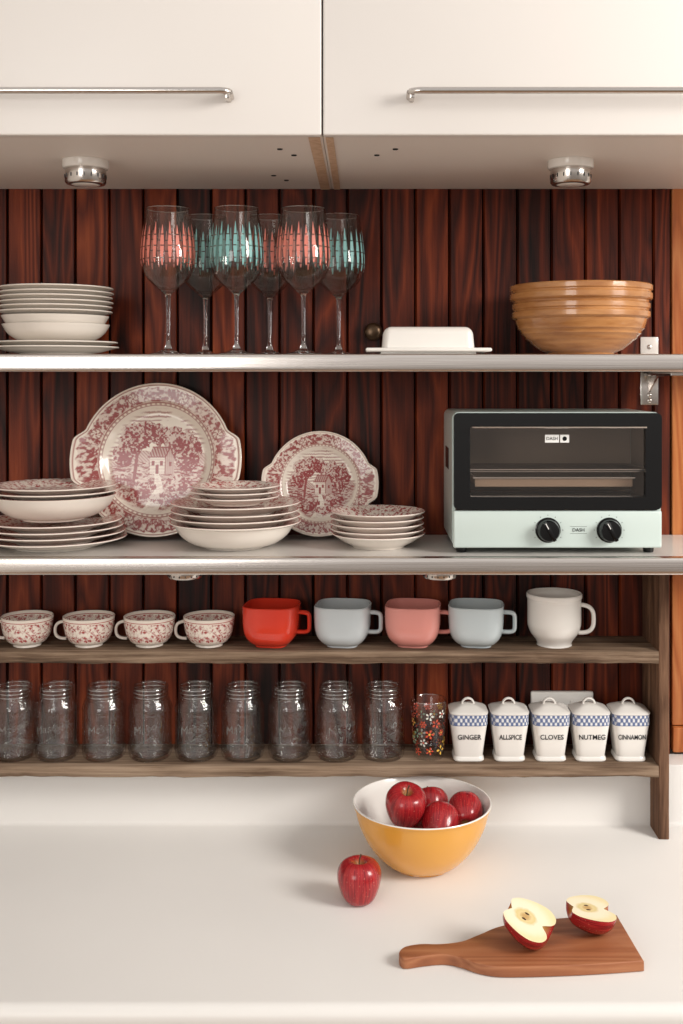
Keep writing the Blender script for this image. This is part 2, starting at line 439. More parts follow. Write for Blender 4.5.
def pattern(u, v, seed):
    r = np.hypot(u, v); th = np.arctan2(v, u); d = np.zeros_like(r)
    fl = fbm(u*30+1.5*np.sin(th*8), v*30, seed)
    rim = .24+.70*ss(.38, .58, fl)
    ph = (th*8/(2*pi)) % 1-.5
    fr = np.hypot(ph*2*pi/8*.86, (r-.855))
    fa = np.arctan2(r-.855, ph)
    rim = np.where(fr < .062, .15+.6*(np.cos(fa*6+fr*60) > .1)*(fr > .02), rim)
    rim = np.where(fr < .014, .9, rim)
    rim = np.where(np.abs(fr-.066) < .006, .85, rim)
    scal = .955-.018*np.abs(np.sin(th*24))
    rimmask = ss(.755, .77, r)*(1-ss(scal-.004, scal+.004, r))
    d = np.maximum(d, rim*rimmask)
    for rr, ww in ((.752, .008), (.972, .005), (.715, .004)):
        d = np.maximum(d, (1-ss(ww*.6, ww*1.4, np.abs(r-rr)))*.8)
    d = np.maximum(d, ((1-ss(.008, .014, np.abs(r-.733)))*(np.cos(th*70) > .1))*.55)
    edge = .645+.12*(fbm(th*2.2+9, th*0+seed, seed)-.45)
    m = 1-ss(edge-.05, edge+.03, r)
    hor = -.06+.04*np.sin(u*6+seed)
    sky = .65*(np.sin(v*110+3*fbm(u*5, v*5, seed)) > .25)*ss(.42, .52, fbm(u*4, v*7, seed+9))
    ground = .28+.55*ss(.40, .58, fbm(u*22, v*50, seed+5))+.2*(np.sin(v*120+u*30) > .5)
    sc = np.where(v < hor, ground, sky)
    hills = (v >= hor) & (v < hor+.10+.05*np.sin(u*9+seed))
    sc = np.where(hills, .38+.3*(np.sin((u+v)*140) > 0), sc)
    def tree(cx, cy, rx, ry, den=0.):
        nonlocal sc
        q = np.hypot((u-cx)/rx, (v-cy)/ry)+.55*(fbm(u*16, v*16, seed+3)-.5)
        t = .32+.66*ss(.40-den, .56-den, fbm(u*40, v*40, seed+7)+.12*(u-cx)/rx-.1*(v-cy)/ry)
        sc = np.where(q < 1, t, sc)
    def line(x0, y0, x1, y1, w, val=.95):
        nonlocal sc
        sc = np.where(seg_d(u, v, x0, y0, x1, y1) < w, val, sc)
    tree(.38, .12, .19, .26, .03); tree(-.02, .34, .17, .14, .0); tree(.22, .26, .15, .18)
    fx = (u > -.10) & (u < .10) & (v > -.18) & (v < .04)
    sc = np.where(fx, .12+.25*(np.sin(v*150) > .6), sc)
    gb = (u >= .10) & (u < .22) & (v > -.18) & (v < .04+.13*(1-np.abs(u-.16)/.06))
    sc = np.where(gb, .45+.2*(np.sin(u*260) > 0), sc)
    rf = (v >= .04) & (v < .17) & (u > -.13+(v-.04)*.5) & (u < .10+(v-.04)*.48)
    sc = np.where(rf, .55+.35*(np.sin(u*170+v*60) > 0), sc)
    line(-.13, .04, .10, .04, .007); line(-.065, .17, .16, .17, .008); line(.10, .04, .16, .17, .008); line(.22, .03, .16, .17, .008)
    line(.10, -.18, .10, .04, .006)
    for wx in (-.06, .05): sc = np.where((np.abs(u-wx) < .020) & (np.abs(v+.04) < .03), .95, sc)
    sc = np.where((np.abs(u+.005) < .020) & (v > -.18) & (v < -.06), .95, sc)
    sc = np.where((np.abs(u-.165) < .018) & (np.abs(v+.05) < .03), .95, sc)
    sc = np.where((np.abs(u-.02) < .018) & (v > .15) & (v < .24), .85, sc)
    line(-.30, -.24, -.27, .10, .022); line(-.27, .05, -.16, .26, .012); line(-.28, .08, -.40, .26, .012)
    tree(-.32, .28, .2, .2, .04); tree(-.17, .38, .16, .14, .03); tree(-.45, .08, .14, .17, .06)
    line(.38, -.16, .36, .05, .014)
    path = np.abs(u+.01+.5*(v+.18)*(v+.5)*2) < .03+.16*(-.18-v)
    sc = np.where(path & (v < -.18), .06+.25*(fbm(u*20, v*60, seed) > .58), sc)
    for k in range(7):
        line(-.52+k*.045, -.30-.01*k, -.52+k*.045, -.20-.012*k, .006)
    line(-.55, -.235, -.24, -.305, .006)
    tree(-.14, -.36, .14, .07, .06); tree(.27, -.30, .18, .10, .05); tree(.10, -.50, .24, .08, .04); tree(-.3, -.46, .2, .07, .04)
    return np.clip(np.maximum(d, sc*m), 0, 1)

def platter(name, R, tab, loc, tilt, seed):
    nr, na = int(R/.00115), 760
    t = np.linspace(0, 1, nr+1)[1:]; a = np.arange(na)*2*pi/na
    rr, aa = np.meshgrid(t, a, indexing='ij')
    bmp = 1-ss(.22, .40, np.abs(np.sin(aa)))
    sc = 1+tab*bmp*ss(.80, 1, rr)
    X = R*rr*sc*np.cos(aa); Y = R*rr*sc*np.sin(aa)
    h = .0+R*.10*ss(.60, .78, rr)+R*.05*np.clip((rr-.76)/.24, 0, 1)
    h = h+.0012*np.exp(-((rr-.985)/.01)**2)
    pat = pattern((rr*np.cos(aa)).ravel(), (rr*np.sin(aa)).ravel(), seed)
    pat = np.where((bmp.ravel() > .5) & (rr.ravel() > .98), 0, pat)
    vs = np.stack([X.ravel(), Y.ravel(), h.ravel()], 1)
    vs = np.vstack([vs, [[0, 0, 0]]]); ci = len(vs)-1
    fs = []
    for i in range(nr-1):
        A = i*na; D = (i+1)*na
        fs += [(A+j, D+j, D+(j+1) % na, A+(j+1) % na) for j in range(na)]
    fs += [(ci, j, (j+1) % na) for j in range(na)]
    me = bpy.data.meshes.new(name); me.from_pydata(vs.tolist(), [], fs)
    atr = me.attributes.new('pat', 'FLOAT', 'POINT'); atr.data.foreach_set('value', np.append(pat, .2).astype(np.float32))
    me.polygons.foreach_set('use_smooth', [True]*len(me.polygons)); me.materials.append(M_paint); me.materials.append(M_cream)
    o = put(name, me, loc, (pi/2-tilt, 0, 0))
    s = o.modifiers.new('Solidify', 'SOLIDIFY'); s.thickness = .005; s.offset = -1; s.material_offset = 1; s.material_offset_rim = 1
    return o
t1 = radians(10)
platter('serving_platter', .150, .115, (-.407, -.040, Z_MID+.150*cos(t1)+.0045), t1, 3)
t2 = radians(12)
platter('serving_platter', .103, .115, (-.088, -.040, Z_MID+.103*cos(t2)+.0045), t2, 11)

# ------------------------------------------------------------ wine glasses
og = spl([(.0042, .10), (.0065, .110), (.020, .121), (.038, .138), (.047, .158), (.0492, .178), (.0472, .208), (.0432, .24), (.040, .264)], 5)
ig = [(max(r-.0013, 0), z) for r, z in reversed(og) if z > .122]
gp = [(0, 0, 2), (.030, 0, 2), (.0325, .0006, 2), (.0325, .0016, 2), (.020, .004, 2), (.008, .009, 2), (.0042, .018, 2), (.0034, .04, 2), (.0034, .07, 2)]+[(r, z, 2 if z < .115 else (3 if z > .2635 else 0)) for r, z in og]+ig+[(.012, .1195), (0, .117)]
def rad(z, P=og):
    for (r0, z0), (r1, z1) in zip(P, P[1:]):
        if z0 <= z <= z1 and z1 > z0: return r0+(r1-r0)*(z-z0)/(z1-z0)
    return P[-1][0]
def wine(col):
    b = B(); b.lathe(gp, seg=64)
    b.lathe([(.0399, .2636, 3), (.0404, .2642, 3), (.0399, .2648, 3), (.0390, .2648, 3), (.0386, .2642, 3), (.0390, .2636, 3)], seg=64)
    def strip(a, z0, z1, w0, w1):
        vs = []; K = 4
        for k in range(K+1):
            t = k/K; z = z0+(z1-z0)*t; r = rad(z)+.0004; w = w0+(w1-w0)*t
            vs += [(r*cos(a-w/r/2), r*sin(a-w/r/2), z), (r*cos(a+w/r/2), r*sin(a+w/r/2), z)]
        b.add(vs, [(2*k, 2*k+1, 2*k+3, 2*k+2) for k in range(K)], 1)
    n = 22
    for i in range(n):
        a = 2*pi*i/n
        strip(a, .172, .192, .0046, .0074)
        strip(a, .194, .212, .0074, .0054)
        strip(a, .214, .230+.006*(i % 2), .0046, .0008)
        strip(a, .158+.005*(i % 2), .170, .002, .0044)
    return b.mesh('wine_glass', [M_wine, col, M_glass, M_emb])
M_coral = mat('coral_enamel', (238, 142, 126), .4); M_teal = mat('teal_enamel', (140, 196, 194), .4)
gc = wine(M_coral); gt = wine(M_teal)
for me, xx, yy, rz in ((gc, -.358, -.20, .1), (gt, -.305, -.10, .2), (gt, -.233, -.205, .5), (gc, -.182, -.10, .9), (gc, -.112, -.20, .3), (gt, -.050, -.11, .7)):
    put('wine_glass', me, (xx, yy, Z_TOP+.0008), (0, 0, rz))

# butter dish
b = B()
b.box(-.112, .112, -.052, .052, .004, .011, 0, .0034, 3); b.box(-.085, .085, -.038, .038, 0, .005, 0, .001)
def dome():
    bm = bmesh.new(); bmesh.ops.create_cube(bm, size=1)
    for v in bm.verts:
        k = 1 if v.co.z < 0 else .96
        v.co = Vector((v.co.x*.166*k, v.co.y*.076*k, .011+(v.co.z+.5)*.038))
    bmesh.ops.bevel(bm, geom=[e for e in bm.edges if max(v.co.z for v in e.verts) > .03], offset=.014, segments=6, profile=.5, affect='EDGES')
    bm.verts.index_update()
    b.add([v.co.copy() for v in bm.verts], [[v.index for v in f.verts] for f in bm.faces]); bm.free()
dome(); b.obj('butter_dish', [M_white], (.113, -.205, Z_TOP+.0008), ang=60)

# yellowware bowls
M_yw = mat('caramel_glaze', (178, 116, 66), .2, coat=.5)
c_ = coords(M_yw); L(M_yw, ramp(M_yw, noise(M_yw, mapping(M_yw, c_, (1, 1, 6)), 14, 4), [(.3, (154, 100, 56)), (.7, (192, 138, 86))]).outputs[0], BS(M_yw).inputs['Base Color'])
def yw(R, h, foot):
    o = [(0, .003), (foot-.006, .003), (foot-.004, 0), (foot, 0), (foot+.002, .004)]
    zs = np.linspace(.01, h-.030, 20)
    for k, z in enumerate(zs):
        t = (z/(h-.03)); r = foot+(R*.955-foot)*math.sin(t*pi/2*.93)**.85
        rib = .0012*math.cos(k*1.9) if .35 < t < .8 else 0
        o.append((r+rib, z))
    o += [(R-.003, h-.029), (R, h-.026), (R, h-.017), (R-.003, h-.014), (R-.003, h-.0125), (R, h-.010), (R, h-.002), (R-.002, h), (R-.006, h), (R-.009, h-.004), (R-.012, h-.03)]
    inn = [(max((foot+(R*.955-foot)*math.sin(t*pi/2*.93)**.85)-.008, 0), .008+(h-.038)*t) for t in (.95, .8, .6, .4, .2)]
    return o+inn+[(foot*.7, .008), (0, .008)]
b = B(); b.lathe(yw(.127, .096, .060), (0, 0, 0), 80); b.lathe(yw(.131, .095, .053), (0, 0, .0345), 80)
b.obj('mixing_bowl_stack', [M_yw], (.4025, -.146, Z_TOP+.0003))

# ------------------------------------------------------------ toaster oven
M_mint = mat('mint_enamel', (200, 214, 209), .3, coat=.3)
M_blk = mat('black_gloss', (12, 12, 13), .12)
M_int = mat('oven_interior', (150, 134, 120), .5)
M_lab = mat('white_print', (235, 235, 232), .5)
b = B()
X0, X1, ZB, ZT, YF, YB = .157, .531, 1.4668, 1.7094, -.207, -.004
def rr_ring(x0, x1, z0, z1, r, n=6):
    pts = []
    for cx, cz, a0 in ((x1-r, z1-r, 0), (x0+r, z1-r, 90), (x0+r, z0+r, 180), (x1-r, z0+r, 270)):
        for k in range(n+1):
            a = radians(a0+90*k/n); pts.append((cx+r*cos(a), cz+r*sin(a)))
    return pts
def tube(outer, inner, y0, y1, mo, mn_):
    n = len(outer); vs = []
    for (px, pz) in outer: vs += [(px, y0, pz), (px, y1, pz)]
    for (px, pz) in inner: vs += [(px, y0, pz), (px, y1, pz)]
    fs = []; ms = []
    for i in range(n):
        j = (i+1) % n; o = 2*n
        fs += [(2*i, 2*i+1, 2*j+1, 2*j), (o+2*i, o+2*j, o+2*j+1, o+2*i+1), (2*i, 2*j, o+2*j, o+2*i), (2*i+1, o+2*i+1, o+2*j+1, 2*j+1)]
        ms += [mo, mn_, mo, mo]
    b.add(vs, fs, ms)
tube(rr_ring(X0, X1, ZB, ZT, .012), rr_ring(X0+.006, X1-.006, ZB+.006, ZT-.006, .008), YF, YB, 0, 3)
b.box(X0+.006, X1-.006, YB-.004, YB, ZB+.006, ZT-.006, 0)
b.box(X0+.007, X1-.007, YB-.006, YB-.0042, ZB+.007, ZT-.007, 3)
b.box(X0+.0062, X1-.0062, YF-.002, YB-.01, ZB+.0065, 1.532, 3)
b.box(X0+.001, X1-.001, YF-.013, YF-.0005, ZB+.001, 1.5345, 0, .004, 3)
tube(rr_ring(X0+.002, X1-.002, 1.5365, ZT-.001, .009), rr_ring(.188, .500, 1.558, 1.684, .004), YF-.015, YF-.0005, 1, 1)
b.box(.186, .502, YF-.009, YF-.006, 1.556, 1.686, 4)
b.sweep([(.190, YF-.028, 1.6835), (.498, YF-.028, 1.6835)], .0022, .005, 12, 5)
for hx in (.2, .488): b.box(hx-.005, hx+.005, YF-.03, YF-.014, 1.681, 1.686, 1, .001)
for k in range(16): b.sweep([(.172, -.195+k*.0115, 1.602), (.516, -.195+k*.0115, 1.602)], .0012, None, 6, 5)
b.sweep([(.172, -.199, 1.606), (.516, -.199, 1.606)], .0018, None, 6, 5)
b.sweep([(.168, -.195, 1.602), (.168, -.02, 1.602)], .0016, None, 6, 5); b.sweep([(.520, -.195, 1.602), (.520, -.02, 1.602)], .0016, None, 6, 5)
b.box(.20, .485, -.185, -.03, 1.574, 1.576, 6); b.box(.20, .485, -.187, -.185, 1.574, 1.590, 6); b.box(.20, .202, -.185, -.03, 1.574, 1.59, 6); b.box(.483, .485, -.185, -.03, 1.574, 1.59, 6)
b.box(.196, .489, -.191, -.185, 1.589, 1.5915, 5)
for zz, yy in ((1.552, -.16), (1.552, -.06), (1.69, -.1)): b.sweep([(.168, yy, zz), (.52, yy, zz)], .0035, None, 8, 5)
for kx in (.3265, .4355):
    MK = T(kx, YF-.013, 1.5) @ Matrix.Rotation(pi/2, 4, 'X')
    b.lathe([(.0225, 0), (.0225, .0015), (.0205, .002), (.0195, .004), (.0185, .018), (.017, .0205), (0, .0215)], (0, 0, 0), 32, 1, M=MK)
    b.box(-.0035, .0035, -.0185, .0185, .019, .027, 1, .0012, M=MK @ Matrix.Rotation(.5, 4, 'Z'))
    b.box(-.0007, .0007, .006, .017, .027, .0274, 7, M=MK @ Matrix.Rotation(.5, 4, 'Z'))
    for q in range(9):
        a = radians(-120+30*q)+pi/2; b.box(kx+.0265*cos(a)-.0006, kx+.0265*cos(a)+.0006, YF-.0134, YF-.0129, 1.5+.0265*sin(a)-.0006, 1.5+.0265*sin(a)+.0006, 8)
b.text('DASH', .0085, .0003, 8, T(.381, YF-.0134, 1.5))
b.box(.366, .396, YF-.0131, YF-.0129, 1.4935, 1.494, 8); b.box(.366, .396, YF-.0131, YF-.0129, 1.506, 1.5065, 8)
zl = 1.6625
b.box(.322, .347, YF-.0098, YF-.0091, zl-.007, zl+.007, 7); b.box(.349, .365, YF-.0098, YF-.0091, zl-.007, zl+.007, 7)
b.text('DASH', .008, .0002, 1, T(.3345, YF-.0101, zl)); b.lathe([(.004, 0), (.004, .0004), (0, .0004)], (0, 0, 0), 16, 1, M=T(.357, YF-.0098, zl) @ Matrix.Rotation(pi/2, 4, 'X'))
for fx in (.175, .513):
    for fy in (-.19, -.03): b.lathe([(0, 0), (.009, 0), (.011, .0103), (0, .0103)], (fx, fy, Z_MID+.0002), 16, 1)
for k in range(7): b.box(X0-.0006, X0+.0004, -.13+k*.012, -.124+k*.012, 1.60, 1.64, 1)
b.obj('toaster_oven', [M_mint, M_blk, M_dark, M_int, M_pane, M_chrome, mat('tray_steel', (170, 148, 130), .4, metal=.5), M_lab, M_dark], (-.001, -.022, 0))

# ------------------------------------------------------------ cups & mugs
def arc_handle(b, x0, zt, zb, out, a, bb, mi=0, side=1, square=0.):
    pts = []
    n = 16
    for k in range(n+1):
        t = pi/2-pi*k/n
        cx = abs(cos(t))**(1-square)*(1 if cos(t) >= 0 else -1); sz = abs(sin(t))**(1-square)*(1 if sin(t) >= 0 else -1)
        pts.append((side*(x0+out*cx), 0, (zt+zb)/2+(zt-zb)/2*sz))
    b.sweep(pts, a, bb, 12, mi)
def teacup():
    b = B()
    o = spl([(.026, .004), (.036, .009), (.044, .022), (.0478, .038), (.0495, .056)], 5)
    b.lathe([(0, .002, 1), (.023, .002, 1), (.0235, 0, 1), (.0265, 0, 1)]+[(r, z, 0) for r, z in o]+[(.0485, .0568, 1)]+[(r-.0028, z, 0 if z > .041 else 1) for r, z in reversed(o) if z > .012]+[(.02, .007, 1), (0, .006, 1)], seg=64)
    arc_handle(b, .043, .046, .013, .021, .0030, .0045, 1, -1, .25)
    return b.mesh('teacup', [M_cupt, M_cream])
tc = teacup()
for xx, rz in ((-.652, 0), (-.533, .08), (-.4160, .05), (-.301, .06)): put('teacup', tc, (xx, -.076, Z_CUP+.0003), (0, 0, rz))

def soup_mug(m):
    b = B()
    o = spl([(.030, .003), (.038, .007), (.047, .018), (.0515, .032), (.0530, .050), (.0535, .077)], 5)
    b.lathe([(0, .002), (.026, .002), (.027, 0), (.030, 0)]+o+[(.0520, .0787)]+[(r-.0035, z) for r, z in reversed(o) if z > .012]+[(.024, .008), (0, .007)], seg=72, sq=3.4)
    arc_handle(b, .048, .064, .026, .026, .0042, .007, 0, 1, .62)
    return b.obj('soup_mug', [m])
cols = [((218, 62, 42), -.180), ((196, 203, 206), -.0426), ((222, 148, 138), .093), ((194, 204, 207), .215)]
for k, (c, xx) in enumerate(cols):
    o = soup_mug(mat('mug_glaze_%d' % k, c, .15, coat=.4)); o.location = (xx, -.073, Z_CUP+.0003); o.rotation_euler = (0, 0, -.14)
b = B()
o = spl([(.033, .003), (.036, .010), (.045, .022), (.050, .034), (.0515, .045), (.0515, .084), (.0535, .092), (.0535, .098)], 4)
b.lathe([(0, .002), (.03, .002), (.031, 0), (.034, 0)]+o+[(.052, .0997)]+[(r-.0045, z) for r, z in reversed(o) if z > .02]+[(.028, .012), (0, .011)], seg=64)
arc_handle(b, .046, .078, .024, .029, .0042, .0065, 0, 1, .3)
b.obj('coffee_mug', [M_white], (.366, -.072, Z_CUP+.0003), (0, 0, -.15))

# ------------------------------------------------------------ mason jars
oj = spl([(.0345, 0), (.039, .003), (.0412, .010), (.0415, .02)], 3)+spl([(.0415, .03), (.0415, .092), (.0405, .101), (.037, .110), (.0338, .115), (.0335, .1165)], 3)
thr = []
for k in range(25):
    z = .117+k*.0009; thr.append((.0328+(.0015 if (k % 8) in (3, 4) else (.0008 if (k % 8) in (2, 5) else 0)), z, 1 if (k % 8) in (2, 3, 4) else 0))
oj += thr+[(.0328, .1385, 1), (.0318, .1392, 1)]
ij = [(.0302, .139), (.0300, .117), (.0312, .113), (.0365, .104), (.0382, .096), (.0385, .09), (.0385, .018), (.0365, .008, 1), (.030, .005, 1), (0, .0065)]
b = B(); b.lathe([(0, .002, 0), (.028, .0015, 1), (.031, 0, 1)]+oj+ij, seg=64)
R = .0415
def wrap(v):
    zz = v.z+v.x*.28; a = v.x/R-pi/2; r = R-.0002-v.y
    return Vector((r*cos(a), r*sin(a), zz))
b.text('Mason', .022, .0008, 2, T(0, 0, .066), wrap)
b.sweep([((R)*cos(a), (R)*sin(a), .046+.006*sin((a+pi/2)*2)+(a+pi/2)*R*.28) for a in [-pi/2+(-.55+k*.11) for k in range(11)]], .0008, None, 6, 2)
for k in range(9):
    a = -pi/2-.6+k*.15
    b.sweep([(R*cos(a), R*sin(a), .022), (R*cos(a), R*sin(a), .034)], .0007, None, 6, 2)
for q in (.095, .018):
    b.lathe([(R+.0001, q-.0005, 1), (R+.0008, q, 1), (R+.0001, q+.0005, 1)], seg=64)
jar = b.mesh('mason_jar', [M_thin, M_emb, M_emt])
for k, xx in enumerate((-.678, -.595, -.504, -.4147, -.3256, -.2364, -.1453, -.0543, .0349)):
    put('mason_jar', jar, (xx, -.074, Z_JAR+.0003), (0, 0, random.uniform(-.35, .35)))

# patterned tumbler
b = B()
po = [(.0285, .0015), (.029, .004), (.0345, .110, 6)]
b.lathe([(0, 0), (.027, 0)]+po+[(.034, .1112, 6), (.0331, .110), (.0278, .010), (0, .009)], seg=56)
tcol = [mat('tumbler_yellow', (228, 182, 76), .5), mat('tumbler_red', (206, 84, 58), .5), mat('tumbler_dark', (50, 50, 58), .5), mat('tumbler_green', (130, 156, 128), .5), mat('tumbler_white', (230, 226, 214), .5)]
def flower(a, z, rr, petals, mp, mc):
    vs = []; fs = []; ms = []
    def P(da, dz):
        zz = z+dz; r = .029+(.0345-.029)*zz/.11+.0004; return (r*cos(a+da/r), r*sin(a+da/r), zz)
    for k in range(petals):
        t = 2*pi*k/petals; o = len(vs)
        pts = [(rr*.2, t), (rr*.75, t-.35), (rr, t), (rr*.75, t+.35)]
        vs += [P(q*cos(w), q*sin(w)) for q, w in pts]; fs.append((o, o+1, o+2, o+3)); ms.append(mp)
    o = len(vs); vs += [P(rr*.25*cos(2*pi*k/6), rr*.25*sin(2*pi*k/6)) for k in range(6)]; fs.append(tuple(range(o, o+6))); ms.append(mc)
    b.add(vs, fs, ms)
for row in range(5):
    for k in range(8):
        a = 2*pi*(k+.5*(row % 2))/8; z = .018+row*.0175+random.uniform(-.002, .002)
        flower(a, z, random.uniform(.007, .010), random.choice((4, 5, 6)), 1+random.choice((0, 1, 1, 2, 3, 4)), 1+random.choice((2, 1, 0)))
b.obj('patterned_tumbler', [M_wine]+tcol+[M_emb], (.123, -.074, Z_JAR+.0003))

# spice canisters
M_blue = mat('blue_transfer_band', (80, 100, 150), .25)
c_ = coords(M_blue)
sx = N(M_blue, 'ShaderNodeSeparateXYZ'); L(M_blue, c_, sx.inputs[0])
wx = math_(M_blue, 'SINE', math_(M_blue, 'MULTIPLY', math_(M_blue, 'ADD', sx.outputs[0], sx.outputs[1]), 700.))
wz = math_(M_blue, 'COSINE', math_(M_blue, 'MULTIPLY', math_(M_blue, 'SUBTRACT', sx.outputs[2], .0805), 420.))
L(M_blue, ramp(M_blue, math_(M_blue, 'ADD', math_(M_blue, 'MULTIPLY', wx, wz), noise(M_blue, c_, 400, 2)), [(.35, (98, 112, 148)), (.95, (222, 222, 222))]).outputs[0], BS(M_blue).inputs['Base Color'])
M_bl2 = mat('blue_line', (78, 96, 140), .3); M_prt = mat('black_print', (24, 24, 28), .5)
for nm, xx in (('GINGER', .1985), ('ALLSPICE', .277), ('CLOVES', .3555), ('NUTMEG', .432), ('CINNAMON', .508)):
    b = B()
    pr = [(0, .001, 0), (.0275, .001, 0), (.0285, 0, 0), (.0297, .002, 0), (.0292, .006, 0), (.0272, .009, 0)]
    pr += [(r, z, 0) for r, z in spl([(.0272, .009), (.0298, .03), (.0332, .055), (.0348, .066), (.0352, .0695)], 3)[1:]]
    pr += [(.0360, .0700, 2), (.0360, .0712, 1), (.0362, .0895, 2), (.0370, .0905, 0), (.0372, .0925, 0), (.0350, .094, 0), (.034, .0945, 0)]
    pr += [(r, z, 0) for r, z in spl([(.034, .0948), (.024, .099), (.014, .103), (0, .1045)], 4)]
    b.lathe(pr, seg=64, sq=5.5)
    arc = [(.0115*cos(t), 0, .1015+.0115*sin(t)) for t in [pi*k/12 for k in range(13)]]
    b.sweep(arc, .0022, .004, 10, 0)
    b.text(nm, .0132, .0003, 3, T(0, -.0326, .0475), off=.00015, sx={6: .95, 8: (.80 if nm[0] == 'A' else .73)}[len(nm)])
    b.obj('spice_canister', [M_white, M_blue, M_bl2, M_prt], (xx, -.076, Z_JAR+.0003))

# ------------------------------------------------------------ yellow bowl and apples
M_yel = mat('yellow_opal_glass', (230, 166, 70), .22, coat=.4)
b = B()
o = spl([(.052, .003), (.068, .010), (.094, .038), (.112, .072), (.1205, .102), (.1225, .108)], 5)
inn = spl([(.1215, .1135), (.117, .102), (.1085, .072), (.090, .040), (.064, .013), (.045, .008), (0, .007)], 5)
b.lathe([(0, .002, 0), (.048, .002, 0), (.049, 0, 0), (.053, 0, 0)]+[(r, z, 0) for r, z in o]+[(.1238, .1095, 0), (.1242, .112, 1), (.1232, .1138, 1)]+[(r, z, 1) for r, z in inn], seg=96)
b.obj('mixing_bowl', [M_yel, M_white], (.102, -.23, Z_CNT+.0003))

M_apple = mat('apple_skin', (150, 24, 34), .25, coat=.3)
c_ = coords(M_apple)
sx = N(M_apple, 'ShaderNodeSeparateXYZ'); L(M_apple, c_, sx.inputs[0])
an = math_(M_apple, 'ARCTAN2', sx.outputs[1], sx.outputs[0])
cb = N(M_apple, 'ShaderNodeCombineXYZ'); L(M_apple, math_(M_apple, 'MULTIPLY', an, 6.), cb.inputs[0]); L(M_apple, math_(M_apple, 'MULTIPLY', sx.outputs[2], 12.), cb.inputs[2])
st = noise(M_apple, cb.outputs[0], 2.2, 4, .6)
base = ramp(M_apple, st, [(.3, (104, 14, 22)), (.5, (156, 26, 34)), (.68, (184, 46, 44)), (.82, (208, 104, 70))]).outputs[0]
sp = noise(M_apple, c_, 420, 1); spots = ramp(M_apple, sp, [(.70, (0, 0, 0, 1)), (.74, (1, 1, 1, 1))]).outputs[0]
base = mix(M_apple, math_(M_apple, 'MULTIPLY', spots, .5), base, (222, 160, 130))
top = ramp(M_apple, math_(M_apple, 'SQRT', math_(M_apple, 'ADD', math_(M_apple, 'MULTIPLY', sx.outputs[0], sx.outputs[0]), math_(M_apple, 'MULTIPLY', sx.outputs[1], sx.outputs[1]))), [(.0, (1, 1, 1, 1)), (.012, (0, 0, 0, 1))]).outputs[0]
base = mix(M_apple, math_(M_apple, 'MULTIPLY', top, .8), base, (170, 150, 70))
L(M_apple, base, BS(M_apple).inputs['Base Color'])
M_stem = mat('apple_stem', (74, 52, 32), .8)
ap = spl([(0, .007), (.007, .003), (.013, .0005), (.019, .0012), (.028, .010), (.0352, .028), (.0378, .044), (.0362, .057), (.029, .068), (.0185, .0718), (.010, .0685), (.0035, .061), (0, .0575)], 4)
def apple_mesh():
    b = B(); b.lathe(ap, seg=48)
    for i, (x, y, z) in enumerate(b.v):
        a = math.atan2(y, x); k = 1+.022*cos(5*a)*(1-min(z/.075, 1)*.4)+.02*cos(a+1)
        b.v[i] = (x*k, y*k, z)
    b.sweep([(0, 0, .057), (.0005, 0, .066), (.002, .001, .074), (.005, .002, .080)], .0011, None, 8, 1, taper=[1, .9, 1, 1.5])
    return b.mesh('apple', [M_apple, M_stem], 80)
am = apple_mesh()
put('apple', am, (-.010, -.372, Z_CNT+.0002), (.0, .0, .4), .97)
def apple_at(c, rot, sc=.95):
    R = Matrix.Rotation(rot[2], 4, 'Z') @ Matrix.Rotation(rot[1], 4, 'Y') @ Matrix.Rotation(rot[0], 4, 'X')
    off = R @ Vector((0, 0, .036*sc)); o = put('apple', am, Vector(c)-off, (0, 0, 0), sc); o.rotation_euler = R.to_euler(); return o
apple_at((.082, -.222, .948), (.3, .2, 0), .9)
apple_at((.0715, -.250, 1.012), (.35, -.1, .5), .96); apple_at((.132, -.264, .986), (-.9, .5, .2), .88); apple_at((.180, -.222, .990), (-.3, 1.2, 1.2), .84)
apple_at((.122, -.175, .982), (.5, .5, 2.5), .84)

# ------------------------------------------------------------ cutting board
out = [(.401, -.449), (.3087, -.459), (.2188, -.481), (.1768, -.509), (.147, -.530), (.1133, -.538), (.0831, -.538), (.0585, -.547), (.0504, -.565), (.0585, -.580), (.0885, -.573), (.1183, -.569), (.1425, -.578), (.167, -.594), (.2019, -.603), (.2822, -.600), (.349, -.594), (.4093, -.586)]
mid = spl([(p[0]+1, p[1]) for p in out], 5)
mid = [(p[0]-1, p[1]) for p in mid]
bm = bmesh.new()
vs = [bm.verts.new((x, y, Z_CNT+.0005)) for x, y in mid]
f = bm.faces.new(vs)
r = bmesh.ops.extrude_face_region(bm, geom=[f])
for g in r['geom']:
    if isinstance(g, bmesh.types.BMVert): g.co.z += .0165
bmesh.ops.recalc_face_normals(bm, faces=bm.faces)
ed = [e for e in bm.edges if abs(e.verts[0].co.z-e.verts[1].co.z) < 1e-5]
bmesh.ops.bevel(bm, geom=ed, offset=.0022, segments=3, profile=.5, affect='EDGES')
me = bpy.data.meshes.new('cutting_board'); bm.to_mesh(me); bm.free()
me.materials.append(M_board)
me.polygons.foreach_set('use_smooth', [True]*len(me.polygons)); me.set_sharp_from_angle(angle=radians(40))
put('cutting_board', me)

